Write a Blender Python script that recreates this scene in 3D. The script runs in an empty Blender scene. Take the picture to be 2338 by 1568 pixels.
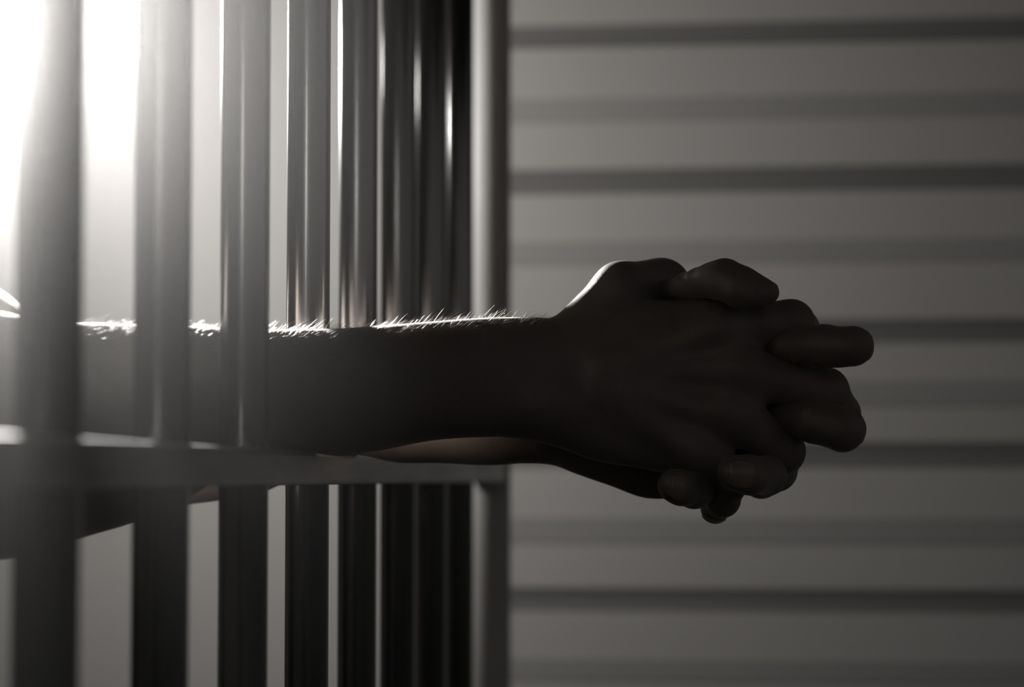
import bpy, bmesh, math, random
import numpy as np
from mathutils import Vector, Matrix

# ------------------------------------------------------------------ camera, light, exposure
SC = bpy.context.scene
COL = SC.collection
W, H = 2338.0, 1568.0
LENS = 85.0
F = LENS / 36.0 * W                      # focal length in pixels of the 2338 wide frame
CAM_Z = 1.15
TILT = math.atan((1090.0 - H / 2) / F)   # the camera looks slightly up
CT, ST = math.cos(TILT), math.sin(TILT)

cam_data = bpy.data.cameras.new('camera')
cam = bpy.data.objects.new('camera', cam_data)
COL.objects.link(cam)
cam.location = (0, 0, CAM_Z)
cam.rotation_euler = (math.pi / 2 + TILT, 0, 0)
cam_data.lens = LENS
cam_data.sensor_width = 36.0
cam_data.clip_start = 0.02
cam_data.clip_end = 60
cam_data.dof.use_dof = True
cam_data.dof.focus_distance = 1.205
cam_data.dof.aperture_fstop = 6.0
SC.camera = cam

SC.view_settings.view_transform = 'Standard'
SC.view_settings.look = 'None'
SC.view_settings.gamma = 1.0
SC.view_settings.use_curve_mapping = False
SC.view_settings.exposure = 0.0
SC.cycles.max_bounces = 6
SC.cycles.diffuse_bounces = 3
SC.cycles.glossy_bounces = 4
SC.cycles.transmission_bounces = 2
SC.cycles.volume_bounces = 0
SC.cycles.caustics_reflective = False
SC.cycles.volume_step_rate = 1.2
SC.cycles.volume_max_steps = 128
SC.cycles.use_denoising = True
SC.cycles.sample_clamp_indirect = 4.0

LAMP = Vector((-0.44, 1.93, 1.54))      # the bare bulb behind the bars
LAMP_R = 0.03
LAMP_STRENGTH = 20.0
BACK_POWER = 8.2
SPOT_POWER = 300.0
SPOT_ANGLE = 27.3
GLARE_DENSITY = 0.0175        # base density of the volume added as lens glare; fades out to the right
GLARE_G = 0.91

world = bpy.data.worlds.new('world')
SC.world = world
world.use_nodes = True
nt = world.node_tree
for n in list(nt.nodes):
    nt.nodes.remove(n)
wo = nt.nodes.new('ShaderNodeOutputWorld')
bg = nt.nodes.new('ShaderNodeBackground')
tc = nt.nodes.new('ShaderNodeTexCoord')
sx = nt.nodes.new('ShaderNodeSeparateXYZ')
rp = nt.nodes.new('ShaderNodeValToRGB')
mr = nt.nodes.new('ShaderNodeMapRange')
mr.inputs['From Min'].default_value = -1
mr.inputs['From Max'].default_value = 1
nt.links.new(tc.outputs['Generated'], sx.inputs[0])
nt.links.new(sx.outputs['Z'], mr.inputs['Value'])
nt.links.new(mr.outputs['Result'], rp.inputs['Fac'])
cr = rp.color_ramp
cr.elements[0].position = 0.0
cr.elements[0].color = (.002, .002, .002, 1)
cr.elements[1].position = 1.0
cr.elements[1].color = (.075, .073, .070, 1)
for p, v in ((.494, .014), (.501, .085), (.55, .09), (.64, .07)):
    e = cr.elements.new(p)
    e.color = (v, v * .97, v * .93, 1)
nt.links.new(rp.outputs['Color'], bg.inputs['Color'])
bg.inputs['Strength'].default_value = 1.0
nt.links.new(bg.outputs[0], wo.inputs['Surface'])


def P(px, py, Y):
    """World point that stands at depth Y along the world's forward axis and is seen at pixel px, py."""
    u = (px - W / 2) / F
    v = -(py - H / 2) / F
    d = Vector((u, CT - v * ST, ST + v * CT))
    return Vector((0, 0, CAM_Z)) + d * (Y / d.y)


# ------------------------------------------------------------------ helpers
def new_mat(name, color, rough=.6, metal=0.0, **kw):
    m = bpy.data.materials.new(name)
    m.use_nodes = True
    b = m.node_tree.nodes['Principled BSDF']
    b.inputs['Base Color'].default_value = (*color, 1)
    b.inputs['Roughness'].default_value = rough
    b.inputs['Metallic'].default_value = metal
    for k, v in kw.items():
        b.inputs[k].default_value = v
    return m


def add_noise_color(m, c1, c2, scale, stretch=(1, 1, 1), detail=4):
    t = m.node_tree
    b = t.nodes['Principled BSDF']
    co = t.nodes.new('ShaderNodeTexCoord')
    mp = t.nodes.new('ShaderNodeMapping')
    mp.inputs['Scale'].default_value = stretch
    nz = t.nodes.new('ShaderNodeTexNoise')
    nz.inputs['Scale'].default_value = scale
    nz.inputs['Detail'].default_value = detail
    r = t.nodes.new('ShaderNodeValToRGB')
    r.color_ramp.elements[0].position = .3
    r.color_ramp.elements[1].position = .7
    r.color_ramp.elements[0].color = (*c1, 1)
    r.color_ramp.elements[1].color = (*c2, 1)
    t.links.new(co.outputs['Object'], mp.inputs[0])
    t.links.new(mp.outputs[0], nz.inputs['Vector'])
    t.links.new(nz.outputs['Fac'], r.inputs['Fac'])
    t.links.new(r.outputs['Color'], b.inputs['Base Color'])
    return nz


def add_bump(m, scale, strength, dist, kind='noise', stretch=(1, 1, 1)):
    t = m.node_tree
    b = t.nodes['Principled BSDF']
    co = t.nodes.new('ShaderNodeTexCoord')
    mp = t.nodes.new('ShaderNodeMapping')
    mp.inputs['Scale'].default_value = stretch
    if kind == 'noise':
        n = t.nodes.new('ShaderNodeTexNoise')
        n.inputs['Detail'].default_value = 5
        out = n.outputs['Fac']
    else:
        n = t.nodes.new('ShaderNodeTexVoronoi')
        n.feature = 'DISTANCE_TO_EDGE'
        out = n.outputs['Distance']
    n.inputs['Scale'].default_value = scale
    bp = t.nodes.new('ShaderNodeBump')
    bp.inputs['Strength'].default_value = strength
    bp.inputs['Distance'].default_value = dist
    t.links.new(co.outputs['Object'], mp.inputs[0])
    t.links.new(mp.outputs[0], n.inputs['Vector'])
    t.links.new(out, bp.inputs['Height'])
    t.links.new(bp.outputs[0], b.inputs['Normal'])
    return bp


def link_mesh(name, me, mats, parent=None, smooth=True):
    o = bpy.data.objects.new(name, me)
    COL.objects.link(o)
    for m in (mats if isinstance(mats, (list, tuple)) else [mats]):
        me.materials.append(m)
    if smooth:
        me.polygons.foreach_set('use_smooth', [True] * len(me.polygons))
    if parent is not None:
        o.parent = parent
        o.matrix_parent_inverse = parent.matrix_world.inverted() if parent.matrix_world != Matrix.Identity(4) else Matrix.Identity(4)
    return o


def bm_obj(name, bm, mats, parent=None, smooth=False):
    me = bpy.data.meshes.new(name)
    bm.to_mesh(me)
    bm.free()
    return link_mesh(name, me, mats, parent, smooth)


def tag(o, label, cat, group=None, kind=None):
    if label:
        o['label'] = label
    if cat:
        o['category'] = cat
    if group:
        o['group'] = group
    if kind:
        o['kind'] = kind
    return o


def empty(name, loc):
    o = bpy.data.objects.new(name, None)
    o.location = loc
    COL.objects.link(o)
    bpy.context.view_layer.update()
    return o


def add_tube(bm, pts, rads, seg=24, cap=True):
    """Tube along a list of points, one radius per point."""
    rings = []
    n = len(pts)
    for i, p in enumerate(pts):
        a = pts[max(i - 1, 0)]
        b = pts[min(i + 1, n - 1)]
        d = (b - a).normalized()
        up = Vector((0, 0, 1)) if abs(d.z) < .9 else Vector((1, 0, 0))
        s = d.cross(up).normalized()
        t = s.cross(d)
        rings.append([bm.verts.new(p + (s * math.cos(k * 2 * math.pi / seg) + t * math.sin(k * 2 * math.pi / seg)) * rads[i]) for k in range(seg)])
    for r0, r1 in zip(rings, rings[1:]):
        for k in range(seg):
            bm.faces.new((r0[k], r0[(k + 1) % seg], r1[(k + 1) % seg], r1[k]))
    if cap:
        bm.faces.new(rings[0][::-1])
        bm.faces.new(rings[-1])
    return rings


def add_box(bm, c, half, axes=None, bevel=0.0, seg=3):
    r = bmesh.ops.create_cube(bm, size=2)
    vs = r['verts']
    M = Matrix.Diagonal((*half, 1))
    if axes is not None:
        R = Matrix((axes[0], axes[1], axes[2])).transposed().to_4x4()
        M = R @ M
    bmesh.ops.transform(bm, matrix=Matrix.Translation(c) @ M, verts=vs)
    if bevel > 0:
        es = list({e for v in vs for e in v.link_edges})
        bmesh.ops.bevel(bm, geom=es, offset=bevel, segments=seg, affect='EDGES', profile=.5)


# ------------------------------------------------------------------ the room
BAR_DIR = Vector((600 / F, 1, 0)).normalized()            # the barred front runs this way, away from the camera
WALL_DIR = Vector((BAR_DIR.y, -BAR_DIR.x, 0))             # the end wall stands square to it
WALL_Y = 2.43
WALL_0 = Vector((0, WALL_Y, 0))

m_wall = new_mat('pale_wall_paint', (.50, .485, .465), .75)
add_noise_color(m_wall, (.49, .475, .455), (.51, .495, .475), 6)
add_bump(m_wall, 160, .08, .002)
m_mid = new_mat('mid_grey_batten_paint', (.37, .359, .344), .7)
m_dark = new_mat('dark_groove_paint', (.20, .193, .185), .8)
m_floor = new_mat('dark_floor', (.05, .048, .046), .55)
add_noise_color(m_floor, (.04, .038, .036), (.07, .066, .062), 5)
m_ceil = new_mat('ceiling_paint', (.30, .29, .28), .85)
add_bump(m_ceil, 60, .1, .003)


def wall_z(py, px):
    """Height on the end wall seen at a pixel."""
    a = P(px, py, 1.0) - Vector((0, 0, CAM_Z))
    n = BAR_DIR
    t = WALL_0.dot(n) / a.dot(n)
    return CAM_Z + a.z * t


def wall_s(px):
    a = P(px, 784, 1.0) - Vector((0, 0, CAM_Z))
    t = WALL_0.dot(BAR_DIR) / a.dot(BAR_DIR)
    return (a * t - WALL_0).dot(WALL_DIR)


S_SPLIT = wall_s(1122)
bm = bmesh.new()
add_box(bm, WALL_0 + WALL_DIR * (S_SPLIT - 1.6) + BAR_DIR * .06 + Vector((0, 0, 1.3)), (1.6, .06, 1.3), (WALL_DIR, BAR_DIR, Vector((0, 0, 1))))
w = bm_obj('wall_left', bm, m_wall)
tag(w, 'plain pale grey wall behind the bars', None, kind='structure')

# ribbed cladding to the right: a profile extruded along the wall, flat boards with dark hollow grooves and thin mid-grey battens
dark_b = [(41, 94), (375, 434), (727, 783), (1008, 1069), (1345, 1401)]
mid_b = [(212, 267), (543, 598), (867, 928), (1181, 1242), (1507, 1562)]
feats = [(wall_z(b, 2130), wall_z(a, 2130), 'd') for a, b in dark_b] + [(wall_z(b, 2130), wall_z(a, 2130), 'm') for a, b in mid_b]
per = (feats[0][0] - feats[4][0]) / 4
wd = feats[0][1] - feats[0][0]
z = feats[9][0]
k = 0
while z > .12:                                   # the same rhythm on down to the floor and up to the ceiling
    z -= per / 2
    feats.append((z, z + wd, 'd' if k % 2 == 0 else 'm'))
    k += 1
z = feats[0][0]
k = 0
while z < 2.4:
    z += per / 2
    feats.append((z, z + wd, 'm' if k % 2 == 0 else 'd'))
    k += 1
feats.sort()
prof = [(0.0, 0.0)]
pm = []
for z0, z1, t in feats:
    if t == 'd':
        ns = 12
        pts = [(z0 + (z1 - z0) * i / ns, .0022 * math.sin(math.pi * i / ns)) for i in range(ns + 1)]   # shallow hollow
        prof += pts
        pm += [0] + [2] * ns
    else:
        prof += [(z0, 0), (z0 + .001, -.0015), (z1 - .001, -.0015), (z1, 0)]
        pm += [0, 1, 1, 1]
prof.append((2.6, 0))
pm.append(0)
bm = bmesh.new()
la = []
for s in (S_SPLIT, 2.6):
    la.append([bm.verts.new(WALL_0 + WALL_DIR * s + BAR_DIR * d + Vector((0, 0, zz))) for zz, d in prof])
back = [[bm.verts.new(WALL_0 + WALL_DIR * s + BAR_DIR * .12 + Vector((0, 0, zz))) for zz in (0, 2.6)] for s in (S_SPLIT, 2.6)]
for i, mi in enumerate(pm):
    f = bm.faces.new((la[0][i], la[1][i], la[1][i + 1], la[0][i + 1]))
    f.material_index = mi
bm.faces.new((back[0][0], back[0][1], back[1][1], back[1][0]))
bm.faces.new(la[1] + [back[1][1], back[1][0]])
bm.faces.new(la[0][::-1] + [back[0][0], back[0][1]])
bm.normal_update()
w = bm_obj('wall_right', bm, [m_wall, m_mid, m_dark])
tag(w, 'ribbed pale grey wall with dark horizontal grooves beyond the hands', None, kind='structure')

for nm, zc, mt, lb in (('floor', -.05, m_floor, 'dark floor'), ('ceiling', 2.65, m_ceil, 'plain ceiling')):
    bm = bmesh.new()
    add_box(bm, Vector((0, 1.2, zc)), (2.8, 2.3, .05))
    tag(bm_obj(nm, bm, mt), lb, None, kind='structure')

bm = bmesh.new()
add_box(bm, Vector((-1.22, 1.0, 1.3)), (.06, 2.1, 1.3))
tag(bm_obj('wall_side', bm, m_wall), 'pale side wall of the cell', None, kind='structure')

# ------------------------------------------------------------------ the hanging lamp
m_bulb = bpy.data.materials.new('glowing_bulb')
m_bulb.use_nodes = True
t = m_bulb.node_tree
t.nodes.remove(t.nodes['Principled BSDF'])
em = t.nodes.new('ShaderNodeEmission')
em.inputs['Color'].default_value = (1, .975, .95, 1)
em.inputs['Strength'].default_value = LAMP_STRENGTH
t.links.new(em.outputs[0], t.nodes['Material Output'].inputs['Surface'])
m_black = new_mat('black_enamel', (.02, .02, .02), .5)
m_white = new_mat('white_enamel', (.8, .8, .78), .35)
lamp = empty('hanging_lamp', LAMP)
tag(lamp, 'glaring hanging lamp behind the bars, tilted towards the arms', 'lamp')
AIM = Vector((math.sin(math.radians(21)), -math.cos(math.radians(21)), -math.tan(math.radians(18)))).normalized()
bm = bmesh.new()
bmesh.ops.create_uvsphere(bm, u_segments=24, v_segments=16, radius=LAMP_R)
bmesh.ops.translate(bm, vec=LAMP, verts=bm.verts)
bm_obj('bulb', bm, m_bulb, lamp, True)
bm = bmesh.new()
add_tube(bm, [LAMP + Vector((0, 0, zz)) for zz in (.0285, .034, .05, .085, .092)], [.010, .016, .019, .019, .006], 24)
bm_obj('socket', bm, m_black, lamp)
bm = bmesh.new()
add_tube(bm, [LAMP + Vector((0, 0, .092)), Vector((LAMP.x, LAMP.y, 2.6))], [.003, .003], 12)
bm_obj('cord', bm, m_black, lamp)
BACK = Vector((math.sin(math.radians(46)), math.cos(math.radians(46)), -.5)).normalized()
sd = bpy.data.lights.new('added_wall_wash', 'SPOT')            # added spot lighting wall and end post, aimed clear of the hands
sd.energy = BACK_POWER
sd.color = (1, .975, .95)
sd.spot_size = math.radians(164)
sd.spot_blend = 1.0
sd.shadow_soft_size = .02
so = bpy.data.objects.new('added_wall_wash', sd)
COL.objects.link(so)
so.location = LAMP + BACK * (LAMP_R + .024)
so.rotation_euler = BACK.to_track_quat('-Z', 'Y').to_euler()
sd = bpy.data.lights.new('lamp_beam', 'SPOT')            # the lamp's own beam, thrown towards the arms
sd.energy = SPOT_POWER
sd.color = (1, .975, .95)
sd.spot_size = math.radians(SPOT_ANGLE)
sd.spot_blend = .06
sd.shadow_soft_size = .022
so = bpy.data.objects.new('lamp_beam', sd)
COL.objects.link(so)
so.location = LAMP + AIM * (LAMP_R + .026)
so.rotation_euler = AIM.to_track_quat('-Z', 'Y').to_euler()

# ------------------------------------------------------------------ the barred front
m_steel = new_mat('brushed_steel', (.55, .55, .545), .16, 1.0)
nz = add_noise_color(m_steel, (.28, .277, .273), (.40, .40, .395), 90, (1, 1, .012))
t = m_steel.node_tree
rr = t.nodes.new('ShaderNodeMapRange')
rr.inputs['To Min'].default_value = .12
rr.inputs['To Max'].default_value = .27
t.links.new(nz.outputs['Fac'], rr.inputs['Value'])
t.links.new(rr.outputs['Result'], t.nodes['Principled BSDF'].inputs['Roughness'])
m_flat = new_mat('worn_flat_steel', (.42, .41, .40), .38, 1.0)
nz2 = add_noise_color(m_flat, (.30, .295, .29), (.50, .49, .48), 70, (1, .03, 1))

m_post = new_mat('grey_post_paint', (.52, .51, .49), .5)
add_noise_color(m_post, (.62, .61, .59), (.82, .81, .79), 14, (1, 1, .35))
BAR_R = .0111
bars = [P(px, 784, Y).xy for px, Y in ((110, .79), (370, .9370), (558, 1.0835), (703, 1.230), (817, 1.377), (909, 1.523), (984, 1.670), (1048, 1.816))]
post = Vector(P(1117, 784, 2.02).xy)
RAIL_Z = CAM_Z
gate = empty('barred_cell_front', (bars[4].x, bars[4].y, 0))
tag(gate, 'row of upright steel bars joined by a flat crossbar, the arms reach through it', 'prison bars')
for b in bars:
    bm = bmesh.new()
    add_tube(bm, [Vector((b.x, b.y, zz)) for zz in (.04, 2.52)], [BAR_R, BAR_R], 48)
    o = bm_obj('bar', bm, m_steel, gate, True)
bm = bmesh.new()
ZV = Vector((0, 0, 1))
add_tube(bm, [Vector((post.x, post.y, zz)) for zz in (0, 2.6)], [.0180, .0180], 48)
o = bm_obj('end_post', bm, m_post, gate, True)
o['label'] = 'thicker pale painted end post'

start = Vector((bars[0].x, bars[0].y, 0)) - BAR_DIR * .6
end = Vector((post.x, post.y, 0)) - BAR_DIR * .015
mid = (start + end) / 2
L = (end - start).length / 2
for nm, zc, hh in (('crossbar', RAIL_Z + .0046, .0082), ('bottom_rail', .03, .03), ('top_rail', 2.53, .03)):
    bm = bmesh.new()
    add_box(bm, mid + Vector((0, 0, zc)), (.0145, L, hh), (WALL_DIR, BAR_DIR, ZV), .0025)
    o = bm_obj(nm, bm, m_flat, gate)
    if nm == 'crossbar':
        o['label'] = 'worn flat steel crossbar'


# ------------------------------------------------------------------ implicit surfaces for the body
def smin(a, b, k):
    h = np.maximum(k - np.abs(a - b), 0) / k
    return np.minimum(a, b) - h * h * k * .25


class Field:
    def __init__(self, lo, hi, h):
        self.lo = np.array(lo, np.float32)
        self.h = h
        self.n = np.ceil((np.array(hi) - np.array(lo)) / h).astype(int) + 1
        self.ax = [self.lo[i] + h * np.arange(self.n[i], dtype=np.float32) for i in range(3)]
        self.f = np.full(self.n, 1.0, np.float32)

    def box(self, pts, rads, pad):
        pts = np.array([list(p) for p in pts])
        r = max(rads) + pad
        lo = np.clip(np.floor((pts.min(0) - r - self.lo) / self.h).astype(int), 0, self.n - 1)
        hi = np.clip(np.ceil((pts.max(0) + r - self.lo) / self.h).astype(int) + 1, 1, self.n)
        sl = tuple(slice(a, b) for a, b in zip(lo, hi))
        X = self.ax[0][sl[0]][:, None, None]
        Y = self.ax[1][sl[1]][None, :, None]
        Z = self.ax[2][sl[2]][None, None, :]
        return sl, X, Y, Z

    def chain(self, pts, rads, k=.003):
        """Distance to a chain of round cones, on its own box."""
        sl, X, Y, Z = self.box(pts, rads, .02)
        d = None
        for (a, b, ra, rb) in zip(pts, pts[1:], rads, rads[1:]):
            ab = b - a
            L2 = max(ab.length_squared, 1e-12)
            t = np.clip(((X - a.x) * ab.x + (Y - a.y) * ab.y + (Z - a.z) * ab.z) / L2, 0, 1)
            q = np.sqrt((X - a.x - t * ab.x) ** 2 + (Y - a.y - t * ab.y) ** 2 + (Z - a.z - t * ab.z) ** 2) - (ra + t * (rb - ra))
            d = q if d is None else smin(d, q, k)
        return sl, d.astype(np.float32)

    def ell(self, c, r, axes=None):
        sl, X, Y, Z = self.box([c], [max(r)], .02)
        x, y, zz = X - c.x, Y - c.y, Z - c.z
        if axes is not None:
            x, y, zz = [x * a.x + y * a.y + zz * a.z for a in axes]
        q = np.sqrt((x / r[0]) ** 2 + (y / r[1]) ** 2 + (zz / r[2]) ** 2)
        return sl, ((q - 1) * min(r)).astype(np.float32)

    def mesh(self, smooth=1):
        f = self.f
        s = f < 0
        c = np.zeros(tuple(self.n - 1), np.int8)
        for i in (0, 1):
            for j in (0, 1):
                for k in (0, 1):
                    c += s[i:self.n[0] - 1 + i, j:self.n[1] - 1 + j, k:self.n[2] - 1 + k]
        act = np.argwhere((c > 0) & (c < 8))
        idx = -np.ones(c.shape, np.int64)
        idx[tuple(act.T)] = np.arange(len(act))
        acc = np.zeros((len(act), 3))
        cnt = np.zeros(len(act))
        corners = [(i, j, k) for i in (0, 1) for j in (0, 1) for k in (0, 1)]
        for a in corners:
            for ax in range(3):
                if a[ax]:
                    continue
                b = list(a)
                b[ax] = 1
                fa = f[act[:, 0] + a[0], act[:, 1] + a[1], act[:, 2] + a[2]]
                fb = f[act[:, 0] + b[0], act[:, 1] + b[1], act[:, 2] + b[2]]
                m = (fa < 0) != (fb < 0)
                t = fa[m] / (fa[m] - fb[m])
                p = np.tile(np.array(a, float), (m.sum(), 1))
                p[:, ax] += t
                acc[m] += p
                cnt[m] += 1
        v = (acc / cnt[:, None] + act) * self.h + self.lo
        quads = []
        for ax in range(3):
            o1, o2 = (ax + 1) % 3, (ax + 2) % 3
            sl0 = [slice(None)] * 3
            sl1 = [slice(None)] * 3
            sl0[ax] = slice(0, -1)
            sl1[ax] = slice(1, None)
            e = np.argwhere(s[tuple(sl0)] != s[tuple(sl1)])
            e = e[(e[:, o1] > 0) & (e[:, o2] > 0) & (e[:, o1] < self.n[o1] - 1) & (e[:, o2] < self.n[o2] - 1)]
            d1 = np.zeros(3, int)
            d1[o1] = 1
            d2 = np.zeros(3, int)
            d2[o2] = 1
            q = np.stack([idx[tuple((e - d1 - d2).T)], idx[tuple((e - d2).T)], idx[tuple(e.T)], idx[tuple((e - d1).T)]], 1)
            inside = s[tuple(e.T)]
            q[~inside] = q[~inside][:, ::-1]
            quads.append(q)
        quads = np.concatenate(quads)
        for _ in range(smooth):
            sm = np.zeros_like(v)
            nc = np.zeros(len(v))
            for a, b in ((0, 1), (1, 2), (2, 3), (3, 0)):
                np.add.at(sm, quads[:, a], v[quads[:, b]])
                np.add.at(nc, quads[:, a], 1)
                np.add.at(sm, quads[:, b], v[quads[:, a]])
                np.add.at(nc, quads[:, b], 1)
            v = v * .5 + .5 * sm / nc[:, None]
        return v, quads


def to_mesh(name, parts):
    vs, qs, off = [], [], 0
    for v, q in parts:
        vs.append(v)
        qs.append(q + off)
        off += len(v)
    v = np.concatenate(vs).astype(np.float32)
    q = np.concatenate(qs).astype(np.int32)
    me = bpy.data.meshes.new(name)
    me.vertices.add(len(v))
    me.vertices.foreach_set('co', v.ravel())
    me.loops.add(q.size)
    me.loops.foreach_set('vertex_index', q.ravel())
    me.polygons.add(len(q))
    me.polygons.foreach_set('loop_start', np.arange(0, q.size, 4, dtype=np.int32))
    me.update(calc_edges=True)
    me.validate()
    return me


def pc(xs, ys, x):
    """Monotone-ish smooth interpolation (Catmull-Rom on uneven knots)."""
    xs = np.array(xs, float)
    ys = np.array(ys, float)
    m = np.gradient(ys, xs)
    x = np.clip(x, xs[0], xs[-1])
    i = np.clip(np.searchsorted(xs, x) - 1, 0, len(xs) - 2)
    h = xs[i + 1] - xs[i]
    t = (x - xs[i]) / h
    return ((2 * t ** 3 - 3 * t ** 2 + 1) * ys[i] + (t ** 3 - 2 * t ** 2 + t) * h * m[i] + (-2 * t ** 3 + 3 * t ** 2) * ys[i + 1] + (t ** 3 - t ** 2) * h * m[i + 1])


def limb_sweep(fd, rows, power=2.0):
    """Forearm and palm: rows of (px, top py, bottom py, Y, half depth in m); an elliptic section swept along X."""
    X, CY, CZ, RZ, RY = [], [], [], [], []
    for px, t, b, Y, hd in rows:
        pt, pb = P(px, t, Y), P(px, b, Y)
        X.append((pt.x + pb.x) / 2)
        CY.append(Y)
        CZ.append((pt.z + pb.z) / 2)
        RZ.append((pt.z - pb.z) / 2)
        RY.append(hd)
    x = fd.ax[0]
    cy, cz, rz, ry = [pc(X, q, x)[:, None, None] for q in (CY, CZ, RZ, RY)]
    rz = np.maximum(rz, .002)
    ry = np.maximum(ry, .002)
    dy = np.abs(fd.ax[1][None, :, None] - cy) / ry
    dz = np.abs(fd.ax[2][None, None, :] - cz) / rz
    q = (dy ** power + dz ** power) ** (1 / power)
    d = (q - 1) * np.minimum(ry, rz)
    over = np.maximum(np.maximum(X[0] - x, x - X[-1]), 0)[:, None, None]
    d = np.where(over > 0, np.sqrt(np.maximum(d, 0) ** 2 + over ** 2) + 1e-5, d)
    return d.astype(np.float32)


HAND_DY = .082


def px_chain(pts):
    """(px, py, Y, radius px) -> world points and radii."""
    return [P(a, b, Y + HAND_DY) for a, b, Y, r in pts], [r * (Y + HAND_DY) / F for a, b, Y, r in pts]


def blend(fd, res, k):
    sl, d = res
    fd.f[sl] = smin(fd.f[sl], d, k)


def pad(fd, base, chains, kweb):
    """Each finger blends into the palm; fingers meet each other without blending."""
    out = base.copy()
    for ch in chains:
        p, r = px_chain(ch)
        sl, d = fd.chain(p, r)
        out[sl] = np.minimum(out[sl], smin(base[sl], d, kweb))
    fd.f = out


VOX = .0011
# ---- right arm (nearer the camera)
r_rows = [(-60, 760, 1245, 1.080, .046), (60, 746, 1242, 1.094, .046), (175, 738, 1228, 1.108, .043), (300, 740, 1195, 1.124, .040), (430, 745, 1138, 1.140, .036), (490, 748, 1096, 1.149, .033), (545, 750, 1034, 1.156, .031), (620, 752, 1027, 1.165, .0295),
          (700, 751, 1031, 1.174, .0285), (770, 750, 1041, 1.182, .028), (850, 745, 1031, 1.189, .027), (1000, 733, 1004, 1.202, .0245), (1100, 726, 998, 1.210, .0225), (1200, 724, 1000, 1.217, .0205), (1265, 726, 1018, 1.219, .0195),
          (1350, 716, 1049, 1.219, .0185), (1450, 688, 1067, 1.218, .0175), (1550, 690, 1080, 1.216, .0165), (1596, 704, 1070, 1.215, .0155), (1640, 728, 992, 1.214, .0140), (1685, 770, 950, 1.213, .0120), (1715, 830, 920, 1.213, .006)]
fr = Field((-.30, 1.01, .98), (.20, 1.345, 1.36), VOX)
base = limb_sweep(fr, r_rows, 2.25)
fr.f = base
E = P(-60, 1000, 1.080)
SH_R = Vector((-.52, 1.02, 1.34))
blend(fr, fr.chain([E, E + (SH_R - E) * .5], [.047, .046]), .03)
# thumb root, thenar and the heel of the hand
p, r = px_chain([(1306, 770, 1.138, 60), (1418, 663, 1.144, 62), (1512, 655, 1.166, 66)])
blend(fr, fr.chain(p, r, .006), .0025)
p, r = px_chain([(1640, 742, 1.128, 56), (1655, 745, 1.127, 54)])
blend(fr, fr.chain(p, r), .014)
# knuckles and the tendons that run to them
for q in ([(1700, 852, 1.124, 54)] * 2, [(1672, 950, 1.124, 52)] * 2, [(1602, 1036, 1.127, 46)] * 2):
    q = [q[0], (q[1][0] + 8, q[1][1] + 2, q[1][2], q[1][3] - 2)]
    p, r = px_chain(q)
    blend(fr, fr.chain(p, r), .014)
for q in ([(1380, 850, 1.124, 14), (1680, 845, 1.1165, 12)], [(1380, 880, 1.1235, 14), (1655, 945, 1.1165, 12)], [(1370, 835, 1.124, 14), (1640, 750, 1.1185, 12)], [(1380, 905, 1.1245, 12), (1590, 1030, 1.121, 10)]):
    p, r = px_chain(q)
    blend(fr, fr.chain(p, r), .012)
p, r = px_chain([(1225, 925, 1.122, 28), (1250, 925, 1.123, 26)])          # wrist bone
blend(fr, fr.chain(p, r), .022)
r_fingers = {
    'thumb': [(1500, 660, 1.168, 58), (1556, 690, 1.192, 48), (1600, 725, 1.215, 42), (1640, 760, 1.226, 36)],
    'index': [(1650, 742, 1.129, 54), (1735, 738, 1.130, 50), (1806, 737, 1.135, 52), (1822, 752, 1.160, 47), (1800, 775, 1.190, 43), (1760, 790, 1.207, 38)],
    'middle': [(1700, 852, 1.126, 54), (1790, 872, 1.128, 51), (1884, 893, 1.134, 53), (1914, 945, 1.160, 49), (1890, 965, 1.188, 44), (1840, 962, 1.207, 38)],
    'ring': [(1672, 950, 1.126, 52), (1735, 990, 1.128, 47), (1788, 1030, 1.134, 49), (1772, 1074, 1.160, 46), (1738, 1094, 1.187, 42), (1700, 1075, 1.204, 36)],
    'little': [(1602, 1036, 1.128, 46), (1640, 1066, 1.126, 40), (1667, 1105, 1.127, 37), (1652, 1142, 1.138, 36), (1633, 1160, 1.152, 34)],
}
pad(fr, fr.f, list(r_fingers.values()), .006)
vr, qr = fr.mesh(2)

# ---- left arm (behind)
l_rows = [(-40, 655, 1240, 1.375, .050), (0, 678, 1225, 1.372, .050), (45, 706, 1220, 1.369, .048), (170, 752, 1200, 1.360, .046), (300, 785, 1178, 1.348, .042), (430, 800, 1152, 1.336, .038), (500, 806, 1143, 1.328, .035), (600, 815, 1124, 1.316, .031), (640, 812, 1104, 1.311, .030),
          (690, 810, 1038, 1.305, .029), (760, 806, 1034, 1.300, .028), (830, 802, 1040, 1.294, .027), (900, 800, 1055, 1.288, .0255), (1000, 797, 1057, 1.280, .0235), (1130, 800, 1062, 1.271, .021), (1200, 800, 1058, 1.267, .020), (1265, 795, 1063, 1.265, .0195), (1310, 785, 1080, 1.264, .0185),
          (1390, 745, 1108, 1.263, .0175), (1480, 715, 1138, 1.263, .0165), (1560, 712, 1130, 1.265, .015), (1640, 740, 1085, 1.267, .014), (1690, 800, 1020, 1.269, .011), (1715, 860, 960, 1.270, .006)]
fl = Field((-.36, 1.14, .97), (.20, 1.47, 1.42), VOX)
fl.f = limb_sweep(fl, l_rows, 2.2)
EL = P(-40, 945, 1.375)
SH_L = Vector((-.56, 1.40, 1.36))
blend(fl, fl.chain([EL, EL + (SH_L - EL) * .5], [.05, .047]), .03)
p, r = px_chain([(1370, 790, 1.180, 55), (1450, 725, 1.176, 54), (1520, 690, 1.170, 44)])
blend(fl, fl.chain(p, r, .006), .012)
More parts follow.
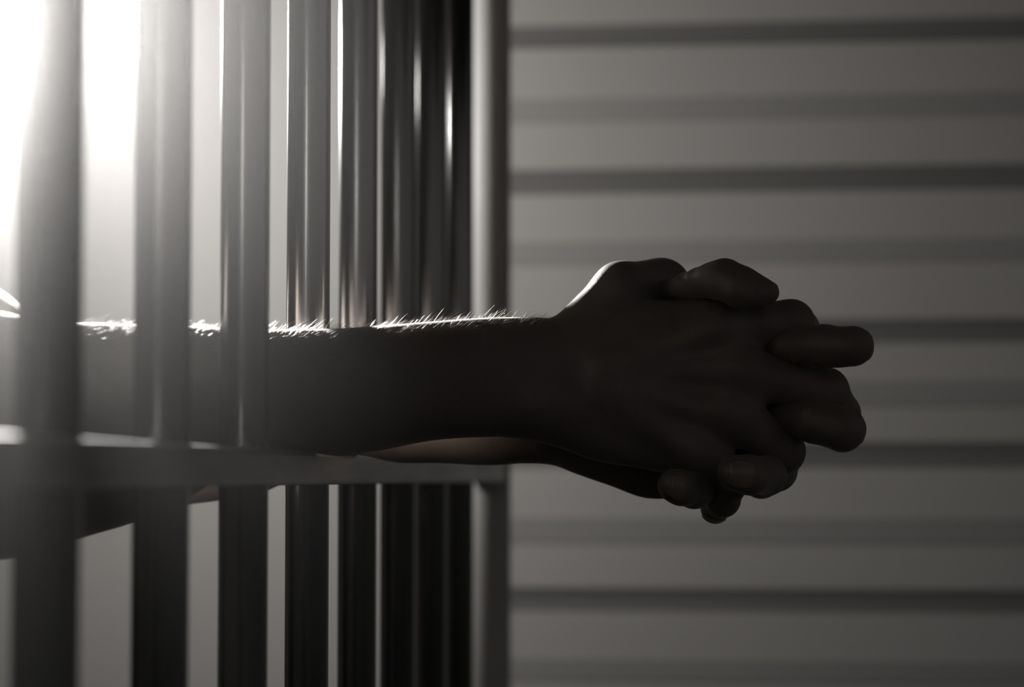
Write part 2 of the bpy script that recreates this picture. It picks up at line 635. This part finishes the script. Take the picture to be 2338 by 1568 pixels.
for q in ((1660, 790, 1.186, 50), (1690, 870, 1.188, 50), (1670, 960, 1.188, 48), (1620, 1050, 1.186, 44)):
    p, r = px_chain([q, (q[0] + 5, q[1], q[2], q[3])])
    blend(fl, fl.chain(p, r), .012)
l_fingers = {
    'thumb': [(1478, 690, 1.176, 26), (1502, 663, 1.157, 15), (1532, 660, 1.144, 22), (1566, 653, 1.132, 29), (1598, 645, 1.124, 33), (1628, 640, 1.117, 40), (1654, 638, 1.112, 46), (1692, 656, 1.107, 47), (1730, 667, 1.103, 38), (1756, 668, 1.102, 24)],
    'index': [(1660, 800, 1.178, 42), (1720, 797, 1.152, 38), (1800, 793, 1.128, 42), (1850, 789, 1.117, 44), (1882, 790, 1.111, 48), (1916, 792, 1.105, 44), (1947, 790, 1.100, 47)],
    'middle': [(1690, 915, 1.180, 42), (1735, 932, 1.156, 40), (1815, 955, 1.130, 43), (1862, 962, 1.117, 49), (1892, 970, 1.111, 47), (1923, 980, 1.106, 53)],
    'ring': [(1670, 1000, 1.180, 40), (1715, 1040, 1.160, 38), (1752, 1086, 1.122, 43), (1712, 1084, 1.100, 44), (1679, 1080, 1.096, 42)],
    'little': [(1625, 1075, 1.178, 38), (1625, 1108, 1.155, 36), (1585, 1119, 1.116, 40), (1555, 1113, 1.105, 39), (1539, 1108, 1.102, 38)],
}
pad(fl, fl.f, list(l_fingers.values()), .006)
vl, ql = fl.mesh(2)

# ---- trunk, upper arms, neck and head, beside the frame
fb = Field((-.84, .86, .76), (-.20, 1.56, 1.80), .0065)
HC = Vector((-.56, 1.20, 1.615))
blend(fb, fb.ell(Vector((-.66, 1.20, 1.18)), (.115, .175, .30)), .02)
blend(fb, fb.chain([SH_R + Vector((-.05, .04, 0)), Vector((-.66, 1.2, 1.37)), SH_L + Vector((-.05, -.04, 0))], [.062, .085, .062], .04), .06)
blend(fb, fb.chain([SH_R, E + (SH_R - E) * .30], [.055, .045]), .04)
blend(fb, fb.chain([SH_L, EL + (SH_L - EL) * .30], [.055, .047]), .04)
blend(fb, fb.chain([Vector((-.64, 1.2, 1.38)), Vector((-.585, 1.2, 1.54))], [.062, .055]), .04)
blend(fb, fb.ell(HC + Vector((-.015, 0, .025)), (.098, .076, .095)), .03)
blend(fb, fb.ell(HC + Vector((.018, 0, -.055)), (.066, .056, .068)), .04)
blend(fb, fb.chain([HC + Vector((.078, 0, .012)), HC + Vector((.102, 0, -.030))], [.010, .015]), .02)
blend(fb, fb.chain([HC + Vector((.074, -.035, .025)), HC + Vector((.080, 0, .03)), HC + Vector((.074, .035, .025))], [.010, .010, .010]), .02)
blend(fb, fb.chain([HC + Vector((.076, -.018, -.066)), HC + Vector((.083, 0, -.066)), HC + Vector((.076, .018, -.066))], [.007, .009, .007]), .012)
for s in (-1, 1):
    blend(fb, fb.ell(HC + Vector((-.01, s * .078, -.012)), (.020, .010, .032)), .01)
vb, qb = fb.mesh(2)

m_skin = new_mat('skin', (.29, .245, .222), .5)
b = m_skin.node_tree.nodes['Principled BSDF']
b.inputs['Subsurface Weight'].default_value = .12
b.inputs['Subsurface Radius'].default_value = (1.0, .55, .42)
b.inputs['Subsurface Scale'].default_value = .004
b.inputs['Sheen Weight'].default_value = .2
b.inputs['Sheen Roughness'].default_value = .4
add_noise_color(m_skin, (.265, .223, .202), (.315, .267, .242), 45)
add_bump(m_skin, 900, .35, .0004, 'voronoi')
person = link_mesh('person', to_mesh('person', [(vr, qr), (vl, ql), (vb, qb)]), m_skin)
tag(person, 'person reaching both bare forearms out through the bars, fingers interlaced', 'person')

# ---- eyes and brows
m_eye = new_mat('eye', (.5, .48, .46), .15)
m_brow = new_mat('dark_brow', (.02, .016, .013), .7)
for sgn in (-1, 1):
    bm = bmesh.new()
    bmesh.ops.create_uvsphere(bm, u_segments=20, v_segments=12, radius=1)
    for v in bm.verts:
        v.co = HC + Vector((.064, sgn * .030, .002)) + Vector((v.co.x * .012, v.co.y * .014, v.co.z * .0075))
    bm_obj('eye', bm, m_eye, person, True)
    bm = bmesh.new()
    add_tube(bm, [HC + Vector((.083, sgn * .012, .029)), HC + Vector((.082, sgn * .032, .034)), HC + Vector((.070, sgn * .050, .027))], [.0035, .004, .002], 10)
    bm_obj('eyebrow', bm, m_brow, person, True)

# ---- fingernails
m_nail = new_mat('fingernail', (.40, .315, .28), .28)


def tip_nail(ch, normal, half=50, back=.62, front=.80):
    """A curved plate that hugs the last phalanx of a chain on the side the normal points to."""
    p, r = px_chain(ch)
    c, R = p[-1], r[-1]
    r0, L0 = r[-2], (p[-1] - p[-2]).length
    a = (p[-1] - p[-2]).normalized()
    n = (normal - a * normal.dot(a)).normalized()
    s = a.cross(n)
    bm = bmesh.new()
    N, M = 14, 12
    top, low = [], []
    for i in range(N + 1):
        u = -back * R + (back + front) * R * i / N
        if u > 0:
            rad = max(math.sqrt(max(R * R - u * u, 0)), .62 * R)
        else:
            rad = R + (r0 - R) * min(1, -u / L0)
        q = i / N
        wa = math.radians(half) * math.sqrt(max(.30, 1 - max(0, .35 - q) ** 2 / .16)) * (1 - .16 * max(0, q - .7) / .3)
        wa = wa * (R / max(rad, .7 * R)) ** .8
        rowt, rowl = [], []
        for j in range(M + 1):
            th = wa * (-1 + 2 * j / M)
            dr = s * math.sin(th) + n * math.cos(th)
            rowt.append(bm.verts.new(c + a * u + dr * (rad + .00045)))
            rowl.append(bm.verts.new(c + a * u + dr * (rad - .0006)))
        top.append(rowt)
        low.append(rowl)
    for i in range(N):
        for j in range(M):
            bm.faces.new((top[i][j], top[i + 1][j], top[i + 1][j + 1], top[i][j + 1]))
            bm.faces.new((low[i][j], low[i][j + 1], low[i + 1][j + 1], low[i + 1][j]))

    def rim(g):
        return [g[0][j] for j in range(M + 1)] + [g[i][M] for i in range(1, N + 1)] + [g[N][j] for j in range(M - 1, -1, -1)] + [g[i][0] for i in range(N - 1, 0, -1)]
    ta, la_ = rim(top), rim(low)
    for i in range(len(ta)):
        j = (i + 1) % len(ta)
        bm.faces.new((ta[i], ta[j], la_[j], la_[i]))
    bmesh.ops.recalc_face_normals(bm, faces=bm.faces)
    return bm_obj('fingernail', bm, m_nail, person, True)


tip_nail(l_fingers['thumb'], Vector((.25, -.45, 1)))
tip_nail(l_fingers['index'], Vector((1, .8, .1)))
tip_nail(l_fingers['middle'], Vector((1, .5, .3)))
tip_nail(l_fingers['ring'], Vector((0, -1, -.05)))
tip_nail(l_fingers['little'], Vector((.1, -1, -.1)))
tip_nail(r_fingers['index'], Vector((.3, 1, .2)))
tip_nail(r_fingers['middle'], Vector((.3, 1, 0)))
tip_nail(r_fingers['ring'], Vector((.3, 1, 0)))
tip_nail(r_fingers['little'], Vector((-.3, .5, -1)))
tip_nail(r_fingers['thumb'], Vector((.3, 1, .3)))

# ---- hair on the forearms and the wrist: fine tapered strands rooted on the skin
m_hair = new_mat('arm_hair', (.50, .475, .45), .35)
me = person.data
rng = random.Random(7)
co = np.empty(len(me.vertices) * 3, np.float32)
me.vertices.foreach_get('co', co)
co = co.reshape(-1, 3)
no = np.empty(len(me.vertices) * 3, np.float32)
me.vertices.foreach_get('normal', no)
no = no.reshape(-1, 3)
x_a, x_b = P(-40, 784, 1.1).x, P(1375, 784, 1.22).x
wr = P(1255, 784, 1.22).x
sel = np.where((co[:, 0] > x_a) & (co[:, 0] < x_b) & (no[:, 2] > .12) & (co[:, 1] < 1.42) & (no[:, 1] < .75))[0]
near = sel[sel < len(vr)]
far = sel[(sel >= len(vr)) & (sel < len(vr) + len(vl))]
bm = bmesh.new()


def strand(root, n, length, r0):
    n = Vector(n)
    lean = Vector((rng.uniform(.5, 1.5), rng.uniform(-.5, .3), rng.uniform(-.1, .35)))
    d = (n * rng.uniform(.35, 1.1) + lean).normalized()
    bend = Vector((rng.uniform(-.2, .5), rng.uniform(-.3, .3), rng.uniform(-.6, .15)))
    pts = []
    p = Vector(root) - n * .0004
    steps = 4
    for i in range(steps + 1):
        pts.append(p.copy())
        d = (d + bend * .18).normalized()
        p = p + d * (length / steps)
    rad = [r0 * (1 - .8 * i / steps) for i in range(steps + 1)]
    add_tube(bm, pts, rad, 3)


for pool, cnt in ((near, 6000), (far, 1200)):
    for i in rng.sample(list(pool), min(cnt, len(pool))):
        up = no[i][2]
        if rng.random() > max(.03, min(1.0, (up - .3) / .6)) ** 2:
            continue
        on_hand = co[i][0] > wr
        ln = rng.uniform(.0015, .0040) if on_hand else (rng.uniform(.0025, .006) if rng.random() < .75 else rng.uniform(.006, .0105))
        strand(co[i], no[i], ln, rng.uniform(.00004, .00008))
h = bm_obj('arm_hair', bm, m_hair, person)
tag(h, 'fine backlit hair on the forearms', None, kind='stuff')

# ---- clothing, head hair and legs, beside the frame
m_shirt = new_mat('dark_shirt', (.06, .06, .065), .9)
add_bump(m_shirt, 300, .3, .001)
m_trouser = new_mat('dark_trousers', (.04, .042, .05), .9)
m_headhair = new_mat('dark_hair', (.02, .016, .013), .6)
m_shoe = new_mat('black_shoe', (.015, .015, .015), .5)
fs = Field((-.86, .84, .84), (-.24, 1.58, 1.52), .0075)
blend(fs, fs.ell(Vector((-.66, 1.20, 1.18)), (.129, .189, .34)), .02)
blend(fs, fs.chain([SH_R + Vector((-.05, .04, 0)), Vector((-.66, 1.2, 1.37)), SH_L + Vector((-.05, -.04, 0))], [.075, .097, .075], .04), .06)
blend(fs, fs.chain([SH_R, E + (SH_R - E) * .45], [.068, .060]), .04)
blend(fs, fs.chain([SH_L, EL + (SH_L - EL) * .45], [.068, .062]), .04)
sl, d = fs.chain([Vector((-.64, 1.2, 1.36)), Vector((-.575, 1.2, 1.60))], [.070, .070])
fs.f[sl] = np.maximum(fs.f[sl], -d)
for S, EE in ((SH_R, E), (SH_L, EL)):                       # open sleeve ends
    m = EE + (S - EE) * .40
    ax = (S - EE).normalized()
    X, Y, Z = fs.ax[0][:, None, None], fs.ax[1][None, :, None], fs.ax[2][None, None, :]
    cut = (m.x - X) * ax.x + (m.y - Y) * ax.y + (m.z - Z) * ax.z
    nearm = (X > -.50)
    fs.f = np.where(nearm, np.maximum(fs.f, cut), fs.f).astype(np.float32)
link_mesh('shirt', to_mesh('shirt', [fs.mesh(2)]), m_shirt, person)
ft = Field((-.86, .98, .06), (-.46, 1.42, 1.04), .009)
blend(ft, ft.ell(Vector((-.66, 1.2, .93)), (.128, .178, .12)), .02)
for s in (-1, 1):
    blend(ft, ft.chain([Vector((-.66, 1.2 + s * .09, .90)), Vector((-.645, 1.2 + s * .10, .50)), Vector((-.67, 1.2 + s * .105, .09))], [.095, .066, .052]), .03)
link_mesh('trousers', to_mesh('trousers', [ft.mesh(2)]), m_trouser, person)
for s in (-1, 1):
    fo = Field((-.80, 1.2 + s * .105 - .09, -.01), (-.46, 1.2 + s * .105 + .09, .16), .005)
    blend(fo, fo.chain([Vector((-.70, 1.2 + s * .105, .046)), Vector((-.54, 1.2 + s * .115, .038))], [.045, .037]), .01)
    blend(fo, fo.chain([Vector((-.685, 1.2 + s * .105, .06)), Vector((-.675, 1.2 + s * .105, .12))], [.042, .046]), .03)
    link_mesh('shoe', to_mesh('shoe', [fo.mesh(1)]), m_shoe, person)
fh = Field((-.72, 1.06, 1.50), (-.40, 1.34, 1.78), .005)
blend(fh, fh.ell(HC + Vector((-.022, 0, .032)), (.106, .086, .102)), .02)
sl, d = fh.ell(HC + Vector((.075, 0, -.045)), (.075, .12, .105))
fh.f[sl] = np.maximum(fh.f[sl], -d)
link_mesh('hair', to_mesh('hair', [fh.mesh(2)]), m_headhair, person)

# ------------------------------------------------------------------ scatter volume added to imitate lens glare from the lamp
m_glare = bpy.data.materials.new('thin_glare_haze')
m_glare.use_nodes = True
t = m_glare.node_tree
t.nodes.remove(t.nodes['Principled BSDF'])
vs = t.nodes.new('ShaderNodeVolumeScatter')
vs.inputs['Color'].default_value = (1, .99, .975, 1)
vs.inputs['Density'].default_value = GLARE_DENSITY
vs.inputs['Anisotropy'].default_value = GLARE_G
t.links.new(vs.outputs[0], t.nodes['Material Output'].inputs['Volume'])
hc = t.nodes.new('ShaderNodeTexCoord')
hs = t.nodes.new('ShaderNodeSeparateXYZ')
hm = t.nodes.new('ShaderNodeMapRange')
hm.interpolation_type = 'SMOOTHSTEP'
hm.inputs['From Min'].default_value = -.02
hm.inputs['From Max'].default_value = -.11
hm.inputs['To Min'].default_value = 0.0
hm.inputs['To Max'].default_value = GLARE_DENSITY
t.links.new(hc.outputs['Object'], hs.inputs[0])
t.links.new(hs.outputs['X'], hm.inputs['Value'])
hy = t.nodes.new('ShaderNodeMapRange')
hy.interpolation_type = 'SMOOTHSTEP'
hy.inputs['From Min'].default_value = .8
hy.inputs['From Max'].default_value = 1.35
hy.inputs['To Min'].default_value = 1.0
hy.inputs['To Max'].default_value = .03
t.links.new(hs.outputs['Y'], hy.inputs['Value'])
hx = t.nodes.new('ShaderNodeMath')
hx.operation = 'MULTIPLY'
t.links.new(hm.outputs['Result'], hx.inputs[0])
t.links.new(hy.outputs['Result'], hx.inputs[1])
hz_z = t.nodes.new('ShaderNodeMapRange')          # imitated glare made stronger towards the top
hz_z.interpolation_type = 'SMOOTHSTEP'
hz_z.inputs['From Min'].default_value = 1.10
hz_z.inputs['From Max'].default_value = 1.30
hz_z.inputs['To Min'].default_value = .7
hz_z.inputs['To Max'].default_value = 1.9
t.links.new(hs.outputs['Z'], hz_z.inputs['Value'])
hw = t.nodes.new('ShaderNodeMath')
hw.operation = 'MULTIPLY'
t.links.new(hx.outputs[0], hw.inputs[0])
t.links.new(hz_z.outputs['Result'], hw.inputs[1])
t.links.new(hw.outputs[0], vs.inputs['Density'])
bm = bmesh.new()
add_box(bm, Vector((-.55, 1.08, 1.3)), (.56, 1.33, .8))
hz = bm_obj('glare_haze', bm, m_glare)
tag(hz, 'added thin veil imitating lens glare over the nearer bars', 'glare_haze', kind='stuff')
